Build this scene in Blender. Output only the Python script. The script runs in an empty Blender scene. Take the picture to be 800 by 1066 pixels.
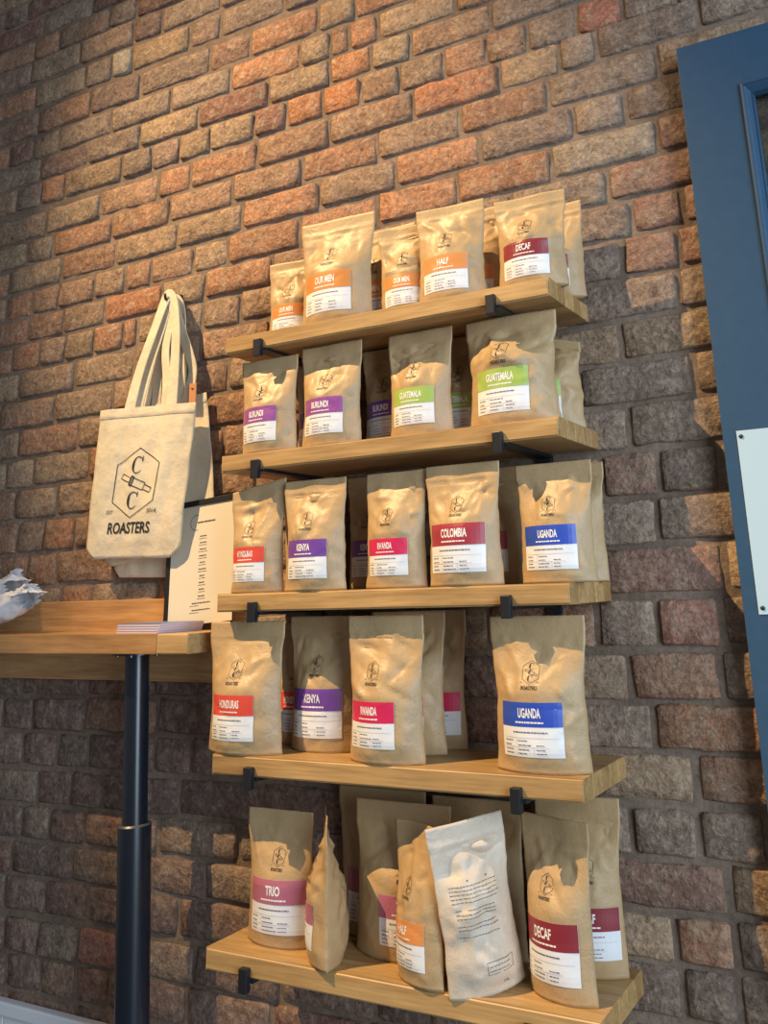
import bpy, bmesh, math, random
from mathutils import Vector, Matrix, noise, Euler
PI = math.pi
scene = bpy.context.scene
COL = scene.collection
random.seed(7)
# units are metres; x runs along the brick wall, y = 0 is the wall face (room is y < 0), z = 0 is the top shelf's upper face
FLOOR = -1.60

# ------------------------------------------------------------------ camera
cam_data = bpy.data.cameras.new('camera')
cam = bpy.data.objects.new('camera', cam_data)
COL.objects.link(cam)
cr = Vector((0.8777498, 0.4781231, -0.0308811)); cu = Vector((0.1601474, -0.2320345, 0.9594336)); cf = Vector((-0.4515619, 0.8470881, 0.2802384))
m = Matrix((cr, cu, -cf)).transposed().to_4x4()
m.translation = Vector((1.26968, -1.67246, -0.52040))
cam.matrix_world = m
cam_data.sensor_fit = 'AUTO'; cam_data.sensor_width = 36
cam_data.lens = 961.2288 / 1066 * 36
cam_data.shift_x = -0.04437; cam_data.shift_y = -0.18864
cam_data.clip_start = 0.02
scene.camera = cam

# ------------------------------------------------------------------ world, lamps, exposure
world = bpy.data.worlds.new('world'); scene.world = world; world.use_nodes = True
bg = world.node_tree.nodes['Background']
bg.inputs[0].default_value = (0.80, 0.79, 0.82, 1); bg.inputs[1].default_value = 0.22
def lamp(name, kind, loc, target, energy, color, **kw):
    d = bpy.data.lights.new(name, kind); d.energy = energy; d.color = color
    for k, v in kw.items(): setattr(d, k, v)
    o = bpy.data.objects.new(name, d); COL.objects.link(o)
    o.location = loc
    o.rotation_euler = (Vector(target) - Vector(loc)).to_track_quat('-Z', 'Y').to_euler()
    return o
lamp('track_spotlight', 'SPOT', (-1.7, -2.3, 3.3), (0.17, 0.0, -0.08), 1700, (1.0, 0.68, 0.34), spot_size=math.radians(29), spot_blend=0.9, shadow_soft_size=0.012)
lamp('window_daylight', 'AREA', (3.3, -2.1, -0.1), (0.5, 0, -0.7), 118, (0.68, 0.84, 1.0), shape='RECTANGLE', size=1.6, size_y=2.4)
vs = scene.view_settings
scene.display_settings.display_device = 'sRGB'
vs.view_transform = 'Standard'; vs.look = 'None'; vs.gamma = 1; vs.use_curve_mapping = False
vs.exposure = 0.0

# ------------------------------------------------------------------ helpers
def tag(o, label=None, cat=None, group=None, kind=None):
    if label: o['label'] = label
    if cat: o['category'] = cat
    if group: o['group'] = group
    if kind: o['kind'] = kind
    return o
def empty(name, loc=(0, 0, 0), rot=(0, 0, 0)):
    o = bpy.data.objects.new(name, None); COL.objects.link(o)
    o.location = loc; o.rotation_euler = rot; o.empty_display_size = 0.05
    return o
def link(name, mesh, mat=None, parent=None, smooth=False):
    if mat and not mesh.materials: mesh.materials.append(mat)
    o = bpy.data.objects.new(name, mesh); COL.objects.link(o)
    if parent: o.parent = parent
    if smooth:
        mesh.polygons.foreach_set('use_smooth', [True] * len(mesh.polygons))
    return o
def pymesh(name, vs_, fs, mat=None, parent=None, smooth=False):
    me = bpy.data.meshes.new(name); me.from_pydata([tuple(v) for v in vs_], [], fs); me.update()
    return link(name, me, mat, parent, smooth)
def bm_link(name, bm, mat=None, parent=None, smooth=False):
    me = bpy.data.meshes.new(name); bmesh.ops.recalc_face_normals(bm, faces=bm.faces[:]); bm.to_mesh(me); bm.free()
    return link(name, me, mat, parent, smooth)
def add_box(bm, x0, x1, y0, y1, z0, z1, bev=0.0, seg=2):
    r = bmesh.ops.create_cube(bm, size=1)
    for v in r['verts']:
        v.co = Vector((x0 + (v.co.x + .5) * (x1 - x0), y0 + (v.co.y + .5) * (y1 - y0), z0 + (v.co.z + .5) * (z1 - z0)))
    if bev:
        es = list({e for v in r['verts'] for e in v.link_edges})
        bmesh.ops.bevel(bm, geom=es, offset=bev, segments=seg, affect='EDGES', profile=0.5)
def box(name, x0, x1, y0, y1, z0, z1, mat, parent=None, bev=0.0, seg=2):
    bm = bmesh.new(); add_box(bm, x0, x1, y0, y1, z0, z1, bev, seg)
    return bm_link(name, bm, mat, parent)
def add_tube(bm, p0, p1, r0, r1=None, n=28, cap=True):
    r1 = r1 or r0; p0 = Vector(p0); p1 = Vector(p1)
    q = (p1 - p0).to_track_quat('Z', 'Y').to_matrix().to_4x4(); q.translation = (p0 + p1) / 2
    bmesh.ops.create_cone(bm, cap_ends=cap, segments=n, radius1=r0, radius2=r1, depth=(p1 - p0).length, matrix=q)
def set_smooth_angle(o, deg=35):
    me = o.data
    me.polygons.foreach_set('use_smooth', [True] * len(me.polygons))
    try: me.set_sharp_from_angle(angle=math.radians(deg))
    except Exception: pass

# ------------------------------------------------------------------ materials
def newmat(name):
    mt = bpy.data.materials.new(name); mt.use_nodes = True
    nt = mt.node_tree; b = nt.nodes['Principled BSDF']
    return mt, nt, b
def N(nt, t, **kw):
    n = nt.nodes.new(t)
    for k, v in kw.items(): setattr(n, k, v)
    return n
def ramp(nt, stops, interp='LINEAR'):
    n = nt.nodes.new('ShaderNodeValToRGB'); n.color_ramp.interpolation = interp
    e = n.color_ramp.elements
    while len(e) < len(stops): e.new(0.5)
    for i, (p, c) in enumerate(stops):
        e[i].position = p; e[i].color = (c[0], c[1], c[2], 1) if isinstance(c, (tuple, list)) else (c, c, c, 1)
    return n
def mixc(nt, fac, a, b_, mode='MIX'):
    n = nt.nodes.new('ShaderNodeMix'); n.data_type = 'RGBA'; n.blend_type = mode
    for s, v in ((0, fac), (6, a), (7, b_)):
        if hasattr(v, 'is_linked') or hasattr(v, 'links'): nt.links.new(v, n.inputs[s])
        else:
            n.inputs[s].default_value = v if s == 0 else (v[0], v[1], v[2], 1)
    return n.outputs[2]
def noise_n(nt, vec, scale, detail=4, rough=0.55, dist=0.0, w=None):
    n = nt.nodes.new('ShaderNodeTexNoise'); n.inputs['Scale'].default_value = scale
    n.inputs['Detail'].default_value = detail; n.inputs['Roughness'].default_value = rough; n.inputs['Distortion'].default_value = dist
    if w is not None: n.noise_dimensions = '4D'; nt.links.new(w, n.inputs['W'])
    if vec is not None: nt.links.new(vec, n.inputs['Vector'])
    return n
def mapping(nt, vec, scale=(1, 1, 1)):
    n = nt.nodes.new('ShaderNodeMapping'); n.inputs['Scale'].default_value = scale; nt.links.new(vec, n.inputs['Vector'])
    return n.outputs[0]
def math_n(nt, op, a, b_=None):
    n = nt.nodes.new('ShaderNodeMath'); n.operation = op
    for i, v in enumerate((a, b_)):
        if v is None: continue
        if isinstance(v, (int, float)): n.inputs[i].default_value = v
        else: nt.links.new(v, n.inputs[i])
    return n.outputs[0]
def bump(nt, b, height, strength=0.5, dist=0.002):
    n = nt.nodes.new('ShaderNodeBump'); n.inputs['Strength'].default_value = strength; n.inputs['Distance'].default_value = dist
    nt.links.new(height, n.inputs['Height']); nt.links.new(n.outputs[0], b.inputs['Normal'])
def plain(name, color, rough=0.6, metal=0.0, spec=0.5, bscale=None, bstr=0.2, bdist=0.0005):
    mt, nt, b = newmat(name)
    b.inputs['Base Color'].default_value = (*color, 1); b.inputs['Roughness'].default_value = rough
    b.inputs['Metallic'].default_value = metal; b.inputs['Specular IOR Level'].default_value = spec
    if bscale:
        tc = N(nt, 'ShaderNodeTexCoord'); n = noise_n(nt, tc.outputs['Object'], bscale); bump(nt, b, n.outputs[0], bstr, bdist)
        c = mixc(nt, n.outputs[0], tuple(x * .86 for x in color), tuple(min(1, x * 1.12) for x in color)); nt.links.new(c, b.inputs['Base Color'])
    return mt

def brick_material(joined=False):
    mt, nt, b = newmat('old_brick_joined' if joined else 'old_brick')
    geo = N(nt, 'ShaderNodeNewGeometry'); oi = N(nt, 'ShaderNodeObjectInfo'); at = N(nt, 'ShaderNodeAttribute', attribute_name='tone')
    P = geo.outputs['Position']
    # tone comes from the object colour (single bricks) or from the stored attribute (joined bricks)
    base = at.outputs['Color'] if joined else oi.outputs['Color']
    n1 = noise_n(nt, P, 9, 5, .62, .3); n2 = noise_n(nt, P, 34, 6, .7, .4); n3 = noise_n(nt, P, 120, 5, .7); n4 = noise_n(nt, P, 5.5, 3, .5)
    # soot, pale efflorescence, dark pits
    r1 = ramp(nt, [(0.36, 0), (0.62, 1)]); nt.links.new(n1.outputs[0], r1.inputs[0])
    c = mixc(nt, r1.outputs[0], mixc(nt, 0.45, base, (0.14, 0.10, 0.075)), base)
    r2 = ramp(nt, [(0.48, 0), (0.62, 1)]); nt.links.new(n2.outputs[0], r2.inputs[0])
    c = mixc(nt, math_n(nt, 'MULTIPLY', r2.outputs[0], 0.42), c, (0.46, 0.36, 0.25))
    r3 = ramp(nt, [(0.31, 1), (0.40, 0)]); nt.links.new(n2.outputs[0], r3.inputs[0])
    c = mixc(nt, math_n(nt, 'MULTIPLY', r3.outputs[0], 0.7), c, (0.055, 0.038, 0.03))
    r4 = ramp(nt, [(0.36, 0.72), (0.66, 1.22)]); nt.links.new(n3.outputs[0], r4.inputs[0])
    c = mixc(nt, 1.0, c, r4.outputs[0], 'MULTIPLY')
    r5 = ramp(nt, [(0.34, 0.70), (0.50, 1.0), (0.64, 1.22)]); nt.links.new(noise_n(nt, P, 58, 5, .72, 1.4).outputs[0], r5.inputs[0])
    c = mixc(nt, 1.0, c, r5.outputs[0], 'MULTIPLY')
    nt.links.new(c, b.inputs['Base Color'])
    b.inputs['Roughness'].default_value = 0.88; b.inputs['Specular IOR Level'].default_value = 0.3
    v = N(nt, 'ShaderNodeTexVoronoi'); v.inputs['Scale'].default_value = 55; nt.links.new(P, v.inputs['Vector'])
    h = math_n(nt, 'ADD', math_n(nt, 'MULTIPLY', n2.outputs[0], 1.0), math_n(nt, 'MULTIPLY', n3.outputs[0], 0.38))
    h = math_n(nt, 'ADD', h, math_n(nt, 'MULTIPLY', v.outputs['Distance'], 0.30))
    h = math_n(nt, 'ADD', h, math_n(nt, 'MULTIPLY', n1.outputs[0], 1.2))
    bump(nt, b, h, 1.0, 0.0095)
    return mt
def mortar_material():
    mt, nt, b = newmat('mortar')
    geo = N(nt, 'ShaderNodeNewGeometry'); P = geo.outputs['Position']
    n1 = noise_n(nt, P, 6, 4); n2 = noise_n(nt, P, 70, 6, .7); n3 = noise_n(nt, P, 260, 4, .7)
    r = ramp(nt, [(0.35, (0.17, 0.125, 0.095)), (0.65, (0.27, 0.20, 0.15))]); nt.links.new(n1.outputs[0], r.inputs[0])
    r2 = ramp(nt, [(0.3, 0.7), (0.7, 1.25)]); nt.links.new(n2.outputs[0], r2.inputs[0])
    nt.links.new(mixc(nt, 1.0, r.outputs[0], r2.outputs[0], 'MULTIPLY'), b.inputs['Base Color'])
    b.inputs['Roughness'].default_value = 0.95; b.inputs['Specular IOR Level'].default_value = 0.2
    bump(nt, b, math_n(nt, 'ADD', n2.outputs[0], math_n(nt, 'MULTIPLY', n3.outputs[0], .4)), 0.8, 0.004)
    return mt
def oak_material(name, c0, c1, gscale=1.0):
    mt, nt, b = newmat(name)
    tc = N(nt, 'ShaderNodeTexCoord'); oi = N(nt, 'ShaderNodeObjectInfo')
    off = N(nt, 'ShaderNodeCombineXYZ'); mul = math_n(nt, 'MULTIPLY', oi.outputs['Random'], 7.0)
    for i in range(3): nt.links.new(mul, off.inputs[i])
    add = N(nt, 'ShaderNodeVectorMath', operation='ADD'); nt.links.new(tc.outputs['Object'], add.inputs[0]); nt.links.new(off.outputs[0], add.inputs[1])
    V = mapping(nt, add.outputs[0], (2.2 * gscale, 34, 34))
    V2 = mapping(nt, add.outputs[0], (9, 160, 160))
    n1 = noise_n(nt, V, 1.0, 5, .6, 1.1); n2 = noise_n(nt, V2, 1.0, 3, .6); n3 = noise_n(nt, add.outputs[0], 7, 3)
    r1 = ramp(nt, [(0.30, c0), (0.70, c1)]); nt.links.new(n1.outputs[0], r1.inputs[0])
    r2 = ramp(nt, [(0.30, 0.78), (0.60, 1.06)]); nt.links.new(n2.outputs[0], r2.inputs[0])
    c = mixc(nt, 1.0, r1.outputs[0], r2.outputs[0], 'MULTIPLY')
    rt = ramp(nt, [(0.0, (0.80, 0.76, 0.70)), (0.5, (1.0, 1.0, 1.0)), (1.0, (1.14, 1.12, 1.08))]); nt.links.new(oi.outputs['Random'], rt.inputs[0])
    c = mixc(nt, 1.0, c, rt.outputs[0], 'MULTIPLY')
    r3 = ramp(nt, [(0.35, 0.9), (0.7, 1.08)]); nt.links.new(n3.outputs[0], r3.inputs[0])
    c = mixc(nt, 1.0, c, r3.outputs[0], 'MULTIPLY')
    nt.links.new(c, b.inputs['Base Color'])
    b.inputs['Roughness'].default_value = 0.42; b.inputs['Specular IOR Level'].default_value = 0.45
    bump(nt, b, n2.outputs[0], 0.25, 0.0006)
    return mt
def kraft_material(name, col):
    mt, nt, b = newmat(name)
    tc = N(nt, 'ShaderNodeTexCoord'); O = tc.outputs['Object']
    n1 = noise_n(nt, O, 13, 4, .6, .6); n2 = noise_n(nt, mapping(nt, O, (1, 1, .35)), 420, 3, .7); n3 = noise_n(nt, O, 42, 3, .6, 1.5)
    r = ramp(nt, [(0.3, tuple(x * .90 for x in col)), (0.7, tuple(min(1, x * 1.06) for x in col))]); nt.links.new(n1.outputs[0], r.inputs[0])
    r2 = ramp(nt, [(0.3, 0.92), (0.7, 1.06)]); nt.links.new(n2.outputs[0], r2.inputs[0])
    nt.links.new(mixc(nt, 1.0, r.outputs[0], r2.outputs[0], 'MULTIPLY'), b.inputs['Base Color'])
    b.inputs['Roughness'].default_value = 0.46; b.inputs['Specular IOR Level'].default_value = 0.5
    bump(nt, b, math_n(nt, 'ADD', n3.outputs[0], math_n(nt, 'MULTIPLY', n2.outputs[0], .12)), 0.35, 0.0035)
    return mt
def cloth_material(name, col):
    mt, nt, b = newmat(name)
    tc = N(nt, 'ShaderNodeTexCoord'); O = tc.outputs['Object']
    n1 = noise_n(nt, O, 16, 4); n2 = noise_n(nt, mapping(nt, O, (1, 1, 3)), 500, 2, .7)
    r = ramp(nt, [(0.3, tuple(x * .88 for x in col)), (0.7, col)]); nt.links.new(n1.outputs[0], r.inputs[0])
    r2 = ramp(nt, [(0.3, 0.88), (0.7, 1.08)]); nt.links.new(n2.outputs[0], r2.inputs[0])
    nt.links.new(mixc(nt, 1.0, r.outputs[0], r2.outputs[0], 'MULTIPLY'), b.inputs['Base Color'])
    b.inputs['Roughness'].default_value = 0.85; b.inputs['Specular IOR Level'].default_value = 0.2
    bump(nt, b, math_n(nt, 'ADD', math_n(nt, 'MULTIPLY', n1.outputs[0], 1.8), math_n(nt, 'MULTIPLY', n2.outputs[0], .12)), 0.7, 0.006)
    return mt
M = dict(
    brick=brick_material(), brick_joined=brick_material(True), mortar=mortar_material(),
    oak=oak_material('oak', (0.37, 0.215, 0.078), (0.56, 0.36, 0.155)),
    table_oak=oak_material('table_oak', (0.42, 0.22, 0.085), (0.60, 0.35, 0.15)),
    kraft=kraft_material('kraft_paper', (0.475, 0.325, 0.165)),
    kraft_pale=kraft_material('pale_kraft_paper', (0.66, 0.55, 0.42)),
    canvas=cloth_material('canvas', (0.74, 0.65, 0.48)),
    ink=plain('black_ink', (0.02, 0.018, 0.016), 0.6),
    ink_soft=plain('grey_ink', (0.13, 0.12, 0.13), 0.6),
    white_print=plain('white_print', (0.85, 0.83, 0.80), 0.5),
    label=plain('white_label', (0.80, 0.80, 0.80), 0.38),
    rule=plain('label_rule', (0.48, 0.50, 0.54), 0.5),
    steel=plain('black_powder_coat', (0.012, 0.014, 0.018), 0.42, 0.0, 0.5, 300, .1),
    leg=plain('blue_black_paint', (0.008, 0.013, 0.022), 0.27, 0.0, 0.6, 60, .05),
    leg_edge=plain('worn_edge', (0.16, 0.16, 0.15), 0.4, .5),
    door=plain('navy_paint', (0.030, 0.075, 0.135), 0.42, 0, 0.45, 40, .25, .0006),
    plate=plain('brushed_steel', (0.52, 0.68, 0.75), 0.35, 0.15),
    screw=plain('dark_screw', (0.03, 0.04, 0.05), 0.4, .5),
    white_paint=plain('white_paint', (0.84, 0.86, 0.88), 0.45),
    floor=plain('floor_screed', (0.22, 0.20, 0.18), 0.6, 0, .4, 9, .2),
    menu=plain('menu_paper', (0.72, 0.66, 0.54), 0.6),
    black=plain('black_board', (0.010, 0.010, 0.011), 0.45),
    booklet=plain('booklet_pages', (0.62, 0.53, 0.60), 0.6),
    booklet_cover=plain('booklet_cover', (0.16, 0.22, 0.42), 0.4),
    white_paper=plain('white_paper', (0.78, 0.78, 0.80), 0.6, 0, .4, 60, .6, .002),
    leather=plain('tan_leather', (0.55, 0.24, 0.11), 0.5),
)
BANDS = dict(orange=(0.66, 0.25, 0.06), red=(0.70, 0.075, 0.045), purple=(0.17, 0.06, 0.32), violet=(0.30, 0.08, 0.30), green=(0.36, 0.50, 0.10),
             crimson=(0.62, 0.02, 0.09), maroon=(0.25, 0.025, 0.035), rose=(0.44, 0.14, 0.20), blue=(0.03, 0.08, 0.46), ruby=(0.36, 0.035, 0.055), amber=(0.72, 0.28, 0.08))
BM = {k: plain('label_' + k, v, 0.4) for k, v in BANDS.items()}

def glass_material():
    mt = bpy.data.materials.new('window_glass'); mt.use_nodes = True; nt = mt.node_tree; nt.nodes.clear()
    o = N(nt, 'ShaderNodeOutputMaterial'); t = N(nt, 'ShaderNodeBsdfTransparent'); g = N(nt, 'ShaderNodeBsdfGlossy'); f = N(nt, 'ShaderNodeFresnel')
    t.inputs[0].default_value = (0.90, 0.94, 0.94, 1); g.inputs['Roughness'].default_value = 0.02; f.inputs[0].default_value = 1.45
    mx = N(nt, 'ShaderNodeMixShader'); nt.links.new(f.outputs[0], mx.inputs[0]); nt.links.new(t.outputs[0], mx.inputs[1]); nt.links.new(g.outputs[0], mx.inputs[2])
    nt.links.new(mx.outputs[0], o.inputs[0])
    return mt
M['glass'] = glass_material()

# ------------------------------------------------------------------ the brick wall
# one entry per course: height of its middle at x = 0, and the upright joints that can be read off the old wall
ROWS = [
    (2.108, []),
    (2.027, []),
    (1.946, []),
    (1.865, []),
    (1.784, []),
    (1.703, []),
    (1.622, []),
    (1.541, []),
    (1.460, []),
    (1.380, []),
    (1.300, []),
    (1.220, []),
    (1.140, [-0.882, -0.667, -0.558]),
    (1.060, [-0.455]),
    (0.970, [-0.643, -0.562]),
    (0.875, [-0.943, -0.722, -0.525, -0.268, -0.129]),
    (0.790, [-0.631, -0.404, -0.192, 0.032, 0.124, 0.18, 0.261, 0.473]),
    (0.712, [-0.917, -0.513, -0.301, -0.066, 0.122, 0.242, 0.35, 0.56]),
    (0.632, [-0.9, -0.804, -0.574, -0.464, -0.364, -0.256, -0.111, -0.009, 0.103, 0.211, 0.319, 0.438, 0.545, 0.644, 0.758, 0.858]),
    (0.547, [-0.653, -0.434, -0.319, -0.098, 0.122, 0.354, 0.571, 0.713, 0.794, 1.006]),
    (0.467, [-0.831, -0.601, -0.388, -0.174, 0.04, 0.256, 0.473, 0.681, 0.916]),
    (0.388, [-0.788, -0.577, -0.356, -0.14, 0.091, 0.304, 0.517, 0.733]),
    (0.307, [-0.898, -0.79, -0.652, -0.536, -0.443, -0.298, -0.183, 0.035, 0.253, 0.46, 0.678, 0.901]),
    (0.229, [-0.9, -0.762, -0.603, -0.399, -0.255, 0.793]),
    (0.151, [-0.957, -0.848, -0.747, -0.637, -0.528, -0.479, -0.257, -0.138, 0.833, 0.933]),
    (0.069, [-0.918, -0.703, -0.483, -0.261, 0.808]),
    (-0.013, [-0.769, -0.55, -0.169, 0.91]),
    (-0.095, [-0.9, -0.67, 0.79]),
    (-0.176, [-0.831, -0.619, 0.7, 0.919]),
    (-0.259, [-0.893, -0.729, 0.79]),
    (-0.345, [-0.868, -0.766, -0.656, 0.731, 0.837]),
    (-0.430, [-0.711, 0.826]),
    (-0.515, [-0.578, 0.934]),
    (-0.603, [0.81]),
    (-0.690, [-0.802, 0.753, 0.908]),
    (-0.771, [-0.753, -0.574, 0.787]),
    (-0.849, [-0.779, -0.659, -0.557, -0.241, -0.18, 0.849]),
    (-0.931, [-0.719, -0.602, -0.5, -0.273, 0.734, 0.844]),
    (-1.008, [-0.763, -0.665, -0.547, -0.327, 0.883]),
    (-1.084, [-0.791, -0.581, -0.19, 0.79, 0.885]),
    (-1.157, [-0.799, -0.661, -0.525, -0.257, 0.795, 0.881]),
    (-1.240, [-0.787, -0.674, -0.55, -0.428]),
    (-1.312, [-0.772, -0.659, -0.55, -0.447]),
    (-1.390, []),
    (-1.470, []),
    (-1.550, []),
]
def slope(z): return 0.017 if z < .6 else 0.0
X0, X1 = -1.75, 1.95
def wall_noise(x, z): return noise.noise(Vector((x * 3.1, z * 3.1, 4.2))) * 0.004
wx0, wx1, wz0, wz1 = X0 - .1, X1 + .1, FLOOR, 2.15
nx, nz = 190, 186
vsl, fsl = [], []
for j in range(nz + 1):
    for i in range(nx + 1):
        x = wx0 + (wx1 - wx0) * i / nx; z = wz0 + (wz1 - wz0) * j / nz
        vsl.append((x, 0.001 + wall_noise(x, z) + noise.noise(Vector((x * 22, z * 22, 0))) * 0.0022, z))
for j in range(nz):
    for i in range(nx):
        a = j * (nx + 1) + i; fsl.append((a, a + 1, a + nx + 2, a + nx + 1))
n0 = len(vsl)
vsl += [(wx0, .12, wz0), (wx1, .12, wz0), (wx1, .12, wz1), (wx0, .12, wz1)]
fsl.append((n0 + 3, n0 + 2, n0 + 1, n0))
wall = pymesh('wall_back', vsl, fsl, M['mortar'], smooth=True)
tag(wall, kind='structure')
wall['label'] = 'old rough red and brown brick wall with recessed mortar'

def brick_template(L, H, seed):
    """rough-cut brick: uneven outline with chipped corners, uneven front, sides running back into the mortar"""
    rnd = random.Random(seed); V, F = [], []
    us = [-1, -.965, -.6, -.2, .2, .6, .965, 1] if L > .15 else [-1, -.93, -.35, .35, .93, 1]
    zs_ = [-1, -.90, -.3, .3, .90, 1]
    a, b_ = len(us) - 1, len(zs_) - 1
    chip = [rnd.uniform(.001, .0075) * (rnd.random() < .75) for _ in range(4)]
    for j, v in enumerate(zs_):
        for i, u in enumerate(us):
            x = u * L / 2; z = v * H / 2; ed = i in (0, a) or j in (0, b_)
            corner = i in (0, a) and j in (0, b_)
            wob = noise.noise(Vector((x * 18 + seed * 5.1, z * 30, seed * 2.0)))
            if j in (0, b_): z += (wob * .0042 + rnd.uniform(-.0010, .0010))
            if i in (0, a): x += (wob * .0035 + rnd.uniform(-.0010, .0010))
            if corner:
                c = chip[(i > 0) * 2 + (j > 0)]; x -= math.copysign(c * .6 + .0012, u); z -= math.copysign(c * .5 + .001, v)
            y = -.0052 + noise.noise(Vector((x * 24 + seed * 3.7, z * 24, seed))) * .0050 + rnd.uniform(-.0008, .0008)
            if ed: y += .0030 + (chip[(i > 0) * 2 + (j > 0)] * .4 if corner else 0)
            V.append((x, y, z))
    for j in range(b_):
        for i in range(a):
            q = j * (a + 1) + i; F.append((q, q + 1, q + a + 2, q + a + 1))
    rim = [i for i in range(a + 1)] + [j * (a + 1) + a for j in range(1, b_ + 1)] + [b_ * (a + 1) + i for i in range(a - 1, -1, -1)] + [j * (a + 1) for j in range(b_ - 1, 0, -1)]
    base = len(V)
    for r_ in rim:
        x, y, z = V[r_]; V.append((x * 1.006, .010, z * 1.02))
    for i in range(len(rim)):
        j = (i + 1) % len(rim); F.append((rim[j], rim[i], base + i, base + j))
    return V, F
TEMPL = {}
for L in (.205, .095):
    for s_ in range(12):
        V, F = brick_template(L, .064, s_ + (50 if L < .15 else 0))
        me = bpy.data.meshes.new('brick'); me.from_pydata(V, [], F); me.update(); me.materials.append(M['brick'])
        me.polygons.foreach_set('use_smooth', [True] * len(me.polygons))
        TEMPL[(L, s_)] = (me, V, F)
ORANGE = [(0.42, 0.215, 0.125), (0.38, 0.205, 0.125), (0.37, 0.22, 0.14), (0.45, 0.225, 0.125), (0.36, 0.235, 0.155)]
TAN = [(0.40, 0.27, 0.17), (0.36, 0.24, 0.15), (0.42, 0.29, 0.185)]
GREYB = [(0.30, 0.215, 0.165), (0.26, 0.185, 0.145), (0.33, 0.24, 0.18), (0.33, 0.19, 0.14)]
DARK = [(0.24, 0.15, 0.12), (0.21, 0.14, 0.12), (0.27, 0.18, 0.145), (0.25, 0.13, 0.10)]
SPECIAL = {}   # (x, z) -> tone for the bricks that stand out
for x, z, c in [(-.60, .97, (.55, .47, .37)), (-.63, .47, (.46, .20, .1)), (-.24, -1.16, (.60, .47, .36)), (.86, -.849, (.50, .17, .11)), (.87, -.43, (.46, .20, .12)),
                (.83, .229, (.46, .19, .12)), (.85, -1.08, (.48, .25, .15)), (.91, .79, (.44, .19, .12)), (.86, -.69, (.40, .22, .14)), (.90, -.60, (.42, .2, .14)),
                (.18, .632, (.52, .21, .09)), (.06, .632, (.48, .21, .10)), (.46, .547, (.50, .22, .12)), (.80, .632, (.44, .18, .12)), (.76, .307, (.38, .30, .22)),
                (-.52, .229, (.47, .20, .10)), (-.36, -.095, (.45, .2, .1)), (-.68, -.345, (.46, .21, .11)), (-.93, .47, (.3, .22, .15)), (.23, .712, (.5, .22, .1)), (-.60, -1.31, (.34, .21, .15)), (-.50, -1.24, (.40, .18, .14))]:
    SPECIAL[(x, z)] = c
CAMP = Vector((1.26968, -1.67246, -0.5204))
def in_view(x, z):
    d = Vector((x, 0, z)) - CAMP; f = d.dot(cf)
    if f < .1: return None
    px = 447.3 + 961.2 * d.dot(cr) / f; py = 331.9 - 961.2 * d.dot(cu) / f
    return (px, py, f) if -30 < px < 830 and -25 < py < 1090 else None
bricks = []
rb = random.Random(11)
for ri, (z0, js) in enumerate(ROWS):
    zn = ROWS[ri + 1][0] if ri + 1 < len(ROWS) else z0 - .08
    zp = ROWS[ri - 1][0] if ri else z0 + .08
    H = min(.5 * (zp - zn) - .0125, .074)
    js = sorted(js)
    if not js: js = [rb.uniform(-.3, .1)]
    full = [js[0]]
    def fill(a, b_):
        """split the stretch a..b into stretchers and headers"""
        out = []; gap = b_ - a
        if gap <= .262: return out
        best = None
        for ns in range(0, 12):
            for nh in range(0, 4):
                n = ns * .217 + nh * .109
                if n <= 0: continue
                e = abs(n / gap - 1) * 3 + nh * .12
                if best is None or e < best[0]: best = (e, ns, nh)
        seq = [.217] * best[1] + [.109] * best[2]; rb.shuffle(seq); k = gap / sum(seq); t = a
        for s_ in seq[:-1]: t += s_ * k; out.append(t)
        return out
    for a, b_ in zip(js, js[1:]): full += fill(a, b_) + [b_]
    right = []; t = full[-1]
    while t < X1: t += .217 if rb.random() < .72 else .109; right.append(t)
    left = []; t = full[0]
    while t > X0: t -= .217 if rb.random() < .6 else .109; left.insert(0, t)
    full = left + full + right
    for a, b_ in zip(full, full[1:]):
        xc = (a + b_) / 2; L = b_ - a - .0135; zc = z0 + slope(z0) * xc
        if L < .02: continue
        bricks.append((xc, zc, L, H))
def tone(x, z, z0):  # palette per wall zone: brick colour with some of the zone's shade painted in
    for (sx, sz), c in SPECIAL.items():
        if abs(sx - x) < .06 and abs(sz - z) < .035: return c
    r = rb.random()
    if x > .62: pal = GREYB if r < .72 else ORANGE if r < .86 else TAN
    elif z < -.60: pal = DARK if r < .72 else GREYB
    elif z > .62 and x < .1: pal = GREYB if r < .35 else ORANGE if r < .6 else DARK if r < .8 else TAN
    else: pal = ORANGE if r < .74 else TAN
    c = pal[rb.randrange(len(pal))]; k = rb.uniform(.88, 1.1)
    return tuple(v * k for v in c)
infos = []
for (x, z, L, H) in bricks:
    v = in_view(x, z)
    infos.append((v is not None, (L * H / v[2] ** 2) if v else 0, x, z, L, H))
infos.sort(key=lambda t: -t[1])
rest_v, rest_f, rest_c = [], [], []
for n, (vis, area, x, z, L, H) in enumerate(infos):
    key = (.205 if L > .15 else .095, rb.randrange(12)); me, V, F = TEMPL[key]
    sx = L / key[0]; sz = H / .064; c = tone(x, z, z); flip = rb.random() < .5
    dy = wall_noise(x, z) + rb.uniform(-.0025, .0025); ry = rb.uniform(-.012, .012)
    if n < 300 and vis:
        o = bpy.data.objects.new('brick', me); COL.objects.link(o); o.parent = wall
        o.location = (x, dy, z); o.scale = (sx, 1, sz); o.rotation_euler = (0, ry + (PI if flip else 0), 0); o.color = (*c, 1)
    else:
        b0 = len(rest_v)
        for p in V: rest_v.append((x + p[0] * sx, p[1] + dy, z + p[2] * sz))
        for f in F: rest_f.append(tuple(b0 + i for i in f))
        rest_c += [c] * len(V)
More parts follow.
